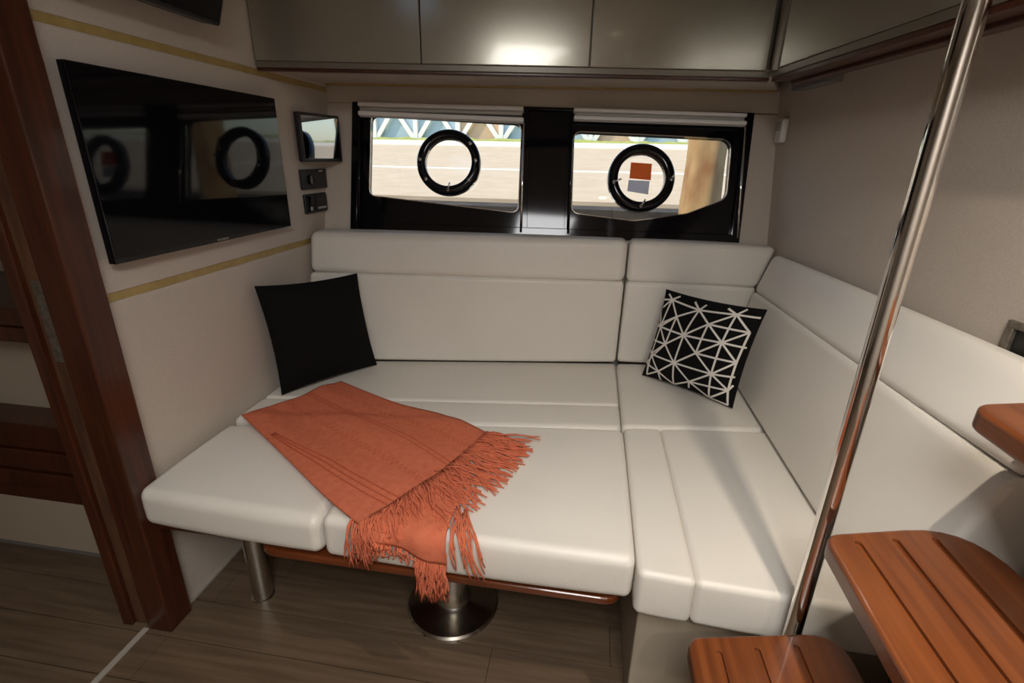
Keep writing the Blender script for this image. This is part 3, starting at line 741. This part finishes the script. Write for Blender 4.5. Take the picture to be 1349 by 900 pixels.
# strands hanging from the flap's edge
for k in range(90):
    tail = k < 60
    u = .60+.40*rng.random() if tail else rng.uniform(0, .6)
    p = flap(u, 1.0); L = rng.uniform(.085, .125) if tail else rng.uniform(.015, .04)
    dx = rng.uniform(-.012, .010); pts = [p+Vector((0, .002, .03)), p]
    for s_ in range(1, 6): pts.append(p+Vector((dx*s_/5+.003*math.sin(s_*1.7+k), -.004-.006*rng.random(), -L*s_/5)))
    strand(bm, pts, .0024)
# loose strands at both sides of the flap
for k in range(52):
    left = k < 32
    x0 = rng.uniform(-.53, -.455) if left else rng.uniform(-.285, -.25)
    s0 = rng.uniform(.12, .16); L = rng.uniform(.15, .20) if left else rng.uniform(.12, .20)
    pts = []; dx = rng.uniform(-.02, .015) if left else rng.uniform(.0, .075)
    for s_ in range(9):
        q = drape(x0+dx*s_/8+.004*math.sin(s_+k), s0+L*s_/8); q.y -= .004+.003*rng.random(); q.z += .002; pts.append(q)
    strand(bm, pts)
tag(link('fringe', bm, 'coral', th, smooth=True), 'long twisted coral fringe', kind='stuff')

# ================================================================== LAMPS
def downlight(x, y, power, label, size=.03, col=(1, .88, .72)):
    r = empty('downlight', (x, y, CEIL)); tag(r, label, 'ceiling light', 'recessed ceiling lights')
    bm = bmesh.new(); lathe(bm, [(.046, 0), (.046, -.004), (.036, -.007), (.034, -.002)], (x, y, CEIL), 28); link('ring', bm, 'chrome', r, smooth=True)
    bm = bmesh.new(); lathe(bm, [(.034, 0), (.034, -.002)], (x, y, CEIL-.001), 24); link('lens', bm, 'lamp_glow', r)
    L = D.lights.new('downlight_lamp', 'AREA'); L.shape = 'DISK'; L.size = size; L.energy = power; L.color = col
    lo = D.objects.new('downlight_lamp_offscreen', L); COL.objects.link(lo); lo.location = (x, y, CEIL-.006)
    L.spread = math.radians(125)
LAB = 'round recessed downlight in the cabin ceiling'
for x, y, p in ((.48, .52, 5), (.45, -.58, 5)):
    downlight(x, y, p, LAB)

# ================================================================== OUTSIDE
gr = empty('quay_ground', (0, 8, .9)); tag(gr, kind='structure')
def gz(y): return 1.322-.17+.075*(y-7)
def strip(name, y0, y1, mt, dz=0, x0=-16, x1=16, parent=gr, th=.05):
    return hexo(name, [(x0, y0, gz(y0)+dz-th), (x1, y0, gz(y0)+dz-th), (x1, y1, gz(y1)+dz-th), (x0, y1, gz(y1)+dz-th), (x0, y0, gz(y0)+dz), (x1, y0, gz(y0)+dz), (x1, y1, gz(y1)+dz), (x0, y1, gz(y1)+dz)], mt, parent)
strip('road', 4.55, 12.2, 'asphalt')
strip('road_marking', 7.0, 7.13, 'road_paint', .004, th=.004)
strip('bank', 12.5, 16, 'grass', -.02, th=.1)
strip('kerb', 12.2, 12.5, 'road_paint', .09, th=.14)
boxo('quay_wall', (-16, 4.2, -1.2), (16, 4.55, gz(4.5)-.03), 'quay', gr)
boxo('water', (-16, 2.9, -1.3), (16, 4.2, -1.2), 'quay', gr)
bm = bmesh.new(); rg = random.Random(5); nx, ny = 160, 8; G = {}
for i in range(nx+1):
    for j in range(ny+1):
        yy = 12.5+1.7*j/ny; G[i, j] = bm.verts.new((-16+32*i/nx, yy, gz(yy)+.03+.07*rg.random()))
for i in range(nx):
    for j in range(ny): bm.faces.new((G[i, j], G[i+1, j], G[i+1, j+1], G[i, j+1]))
tag(link('grass_verge', bm, 'grass'), 'bright green grass verge beyond the road', 'grass', kind='stuff')
pile = empty('mooring_pile', (.78, 3.75, -1.2)); tag(pile, 'thick weathered timber mooring pile outside the window', 'pile')
pcx, pcy = ony((927, 230), 3.7).x, 3.7
bm = bmesh.new(); rg = random.Random(11); rings = []
for k in range(25):
    z = -1.2+k*.14; rr = .122+.006*math.sin(k*1.3)
    rings.append([bm.verts.new((pcx+(rr+.008*math.sin(5*q+k*.3))*math.cos(2*math.pi*q/28), pcy+(rr+.008*math.sin(5*q+k*.3))*math.sin(2*math.pi*q/28), z)) for q in range(28)])
for i in range(24):
    for q in range(28): bm.faces.new((rings[i][q], rings[i][(q+1) % 28], rings[i+1][(q+1) % 28], rings[i+1][q]))
bm.faces.new(rings[-1])
link('trunk', bm, 'pile_wood', pile, smooth=True)
bm = bmesh.new(); lathe(bm, [(.13, 0), (.13, .03), (.0, .12)], (pcx, pcy, -1.2+24*.14), 24); link('cap', bm, 'grey_paint', pile)
fn = empty('lattice_fence', (-3, 14.4, gz(14.4))); tag(fn, 'white criss cross lattice fence beyond the road', 'fence')
z0 = gz(14.4)-.05; FH = 1.7; i = 0; x = -11.0
while x < 4.0:
    boxo('fence_post', (x-.06, 14.34, z0), (x+.06, 14.46, z0+FH), 'fence_white', fn)
    for s in (0, 1):
        a = Vector((x+.06, 14.38, z0+.08)); b = Vector((x+1.14, 14.38, z0+FH-.05))
        if s: a.x, b.x = b.x, a.x
        bm = bmesh.new(); d = (b-a).normalized(); n2 = Vector((-d.z, 0, d.x))*.06; yv = Vector((0, .03, 0))
        hexa(bm, [a-n2-yv, b-n2-yv, b-n2+yv, a-n2+yv, a+n2-yv, b+n2-yv, b+n2+yv, a+n2+yv]); link('lattice_bar', bm, 'fence_white', fn)
    boxo('backing_panel', (x+.06, 14.46, z0), (x+1.14, 14.5, z0+FH), 'fence_blue' if i % 3 else 'fence_clay', fn)
    x += 1.2; i += 1
boxo('top_rail', (-11.06, 14.34, z0+FH), (4.0, 14.5, z0+FH+.1), 'fence_white', fn)
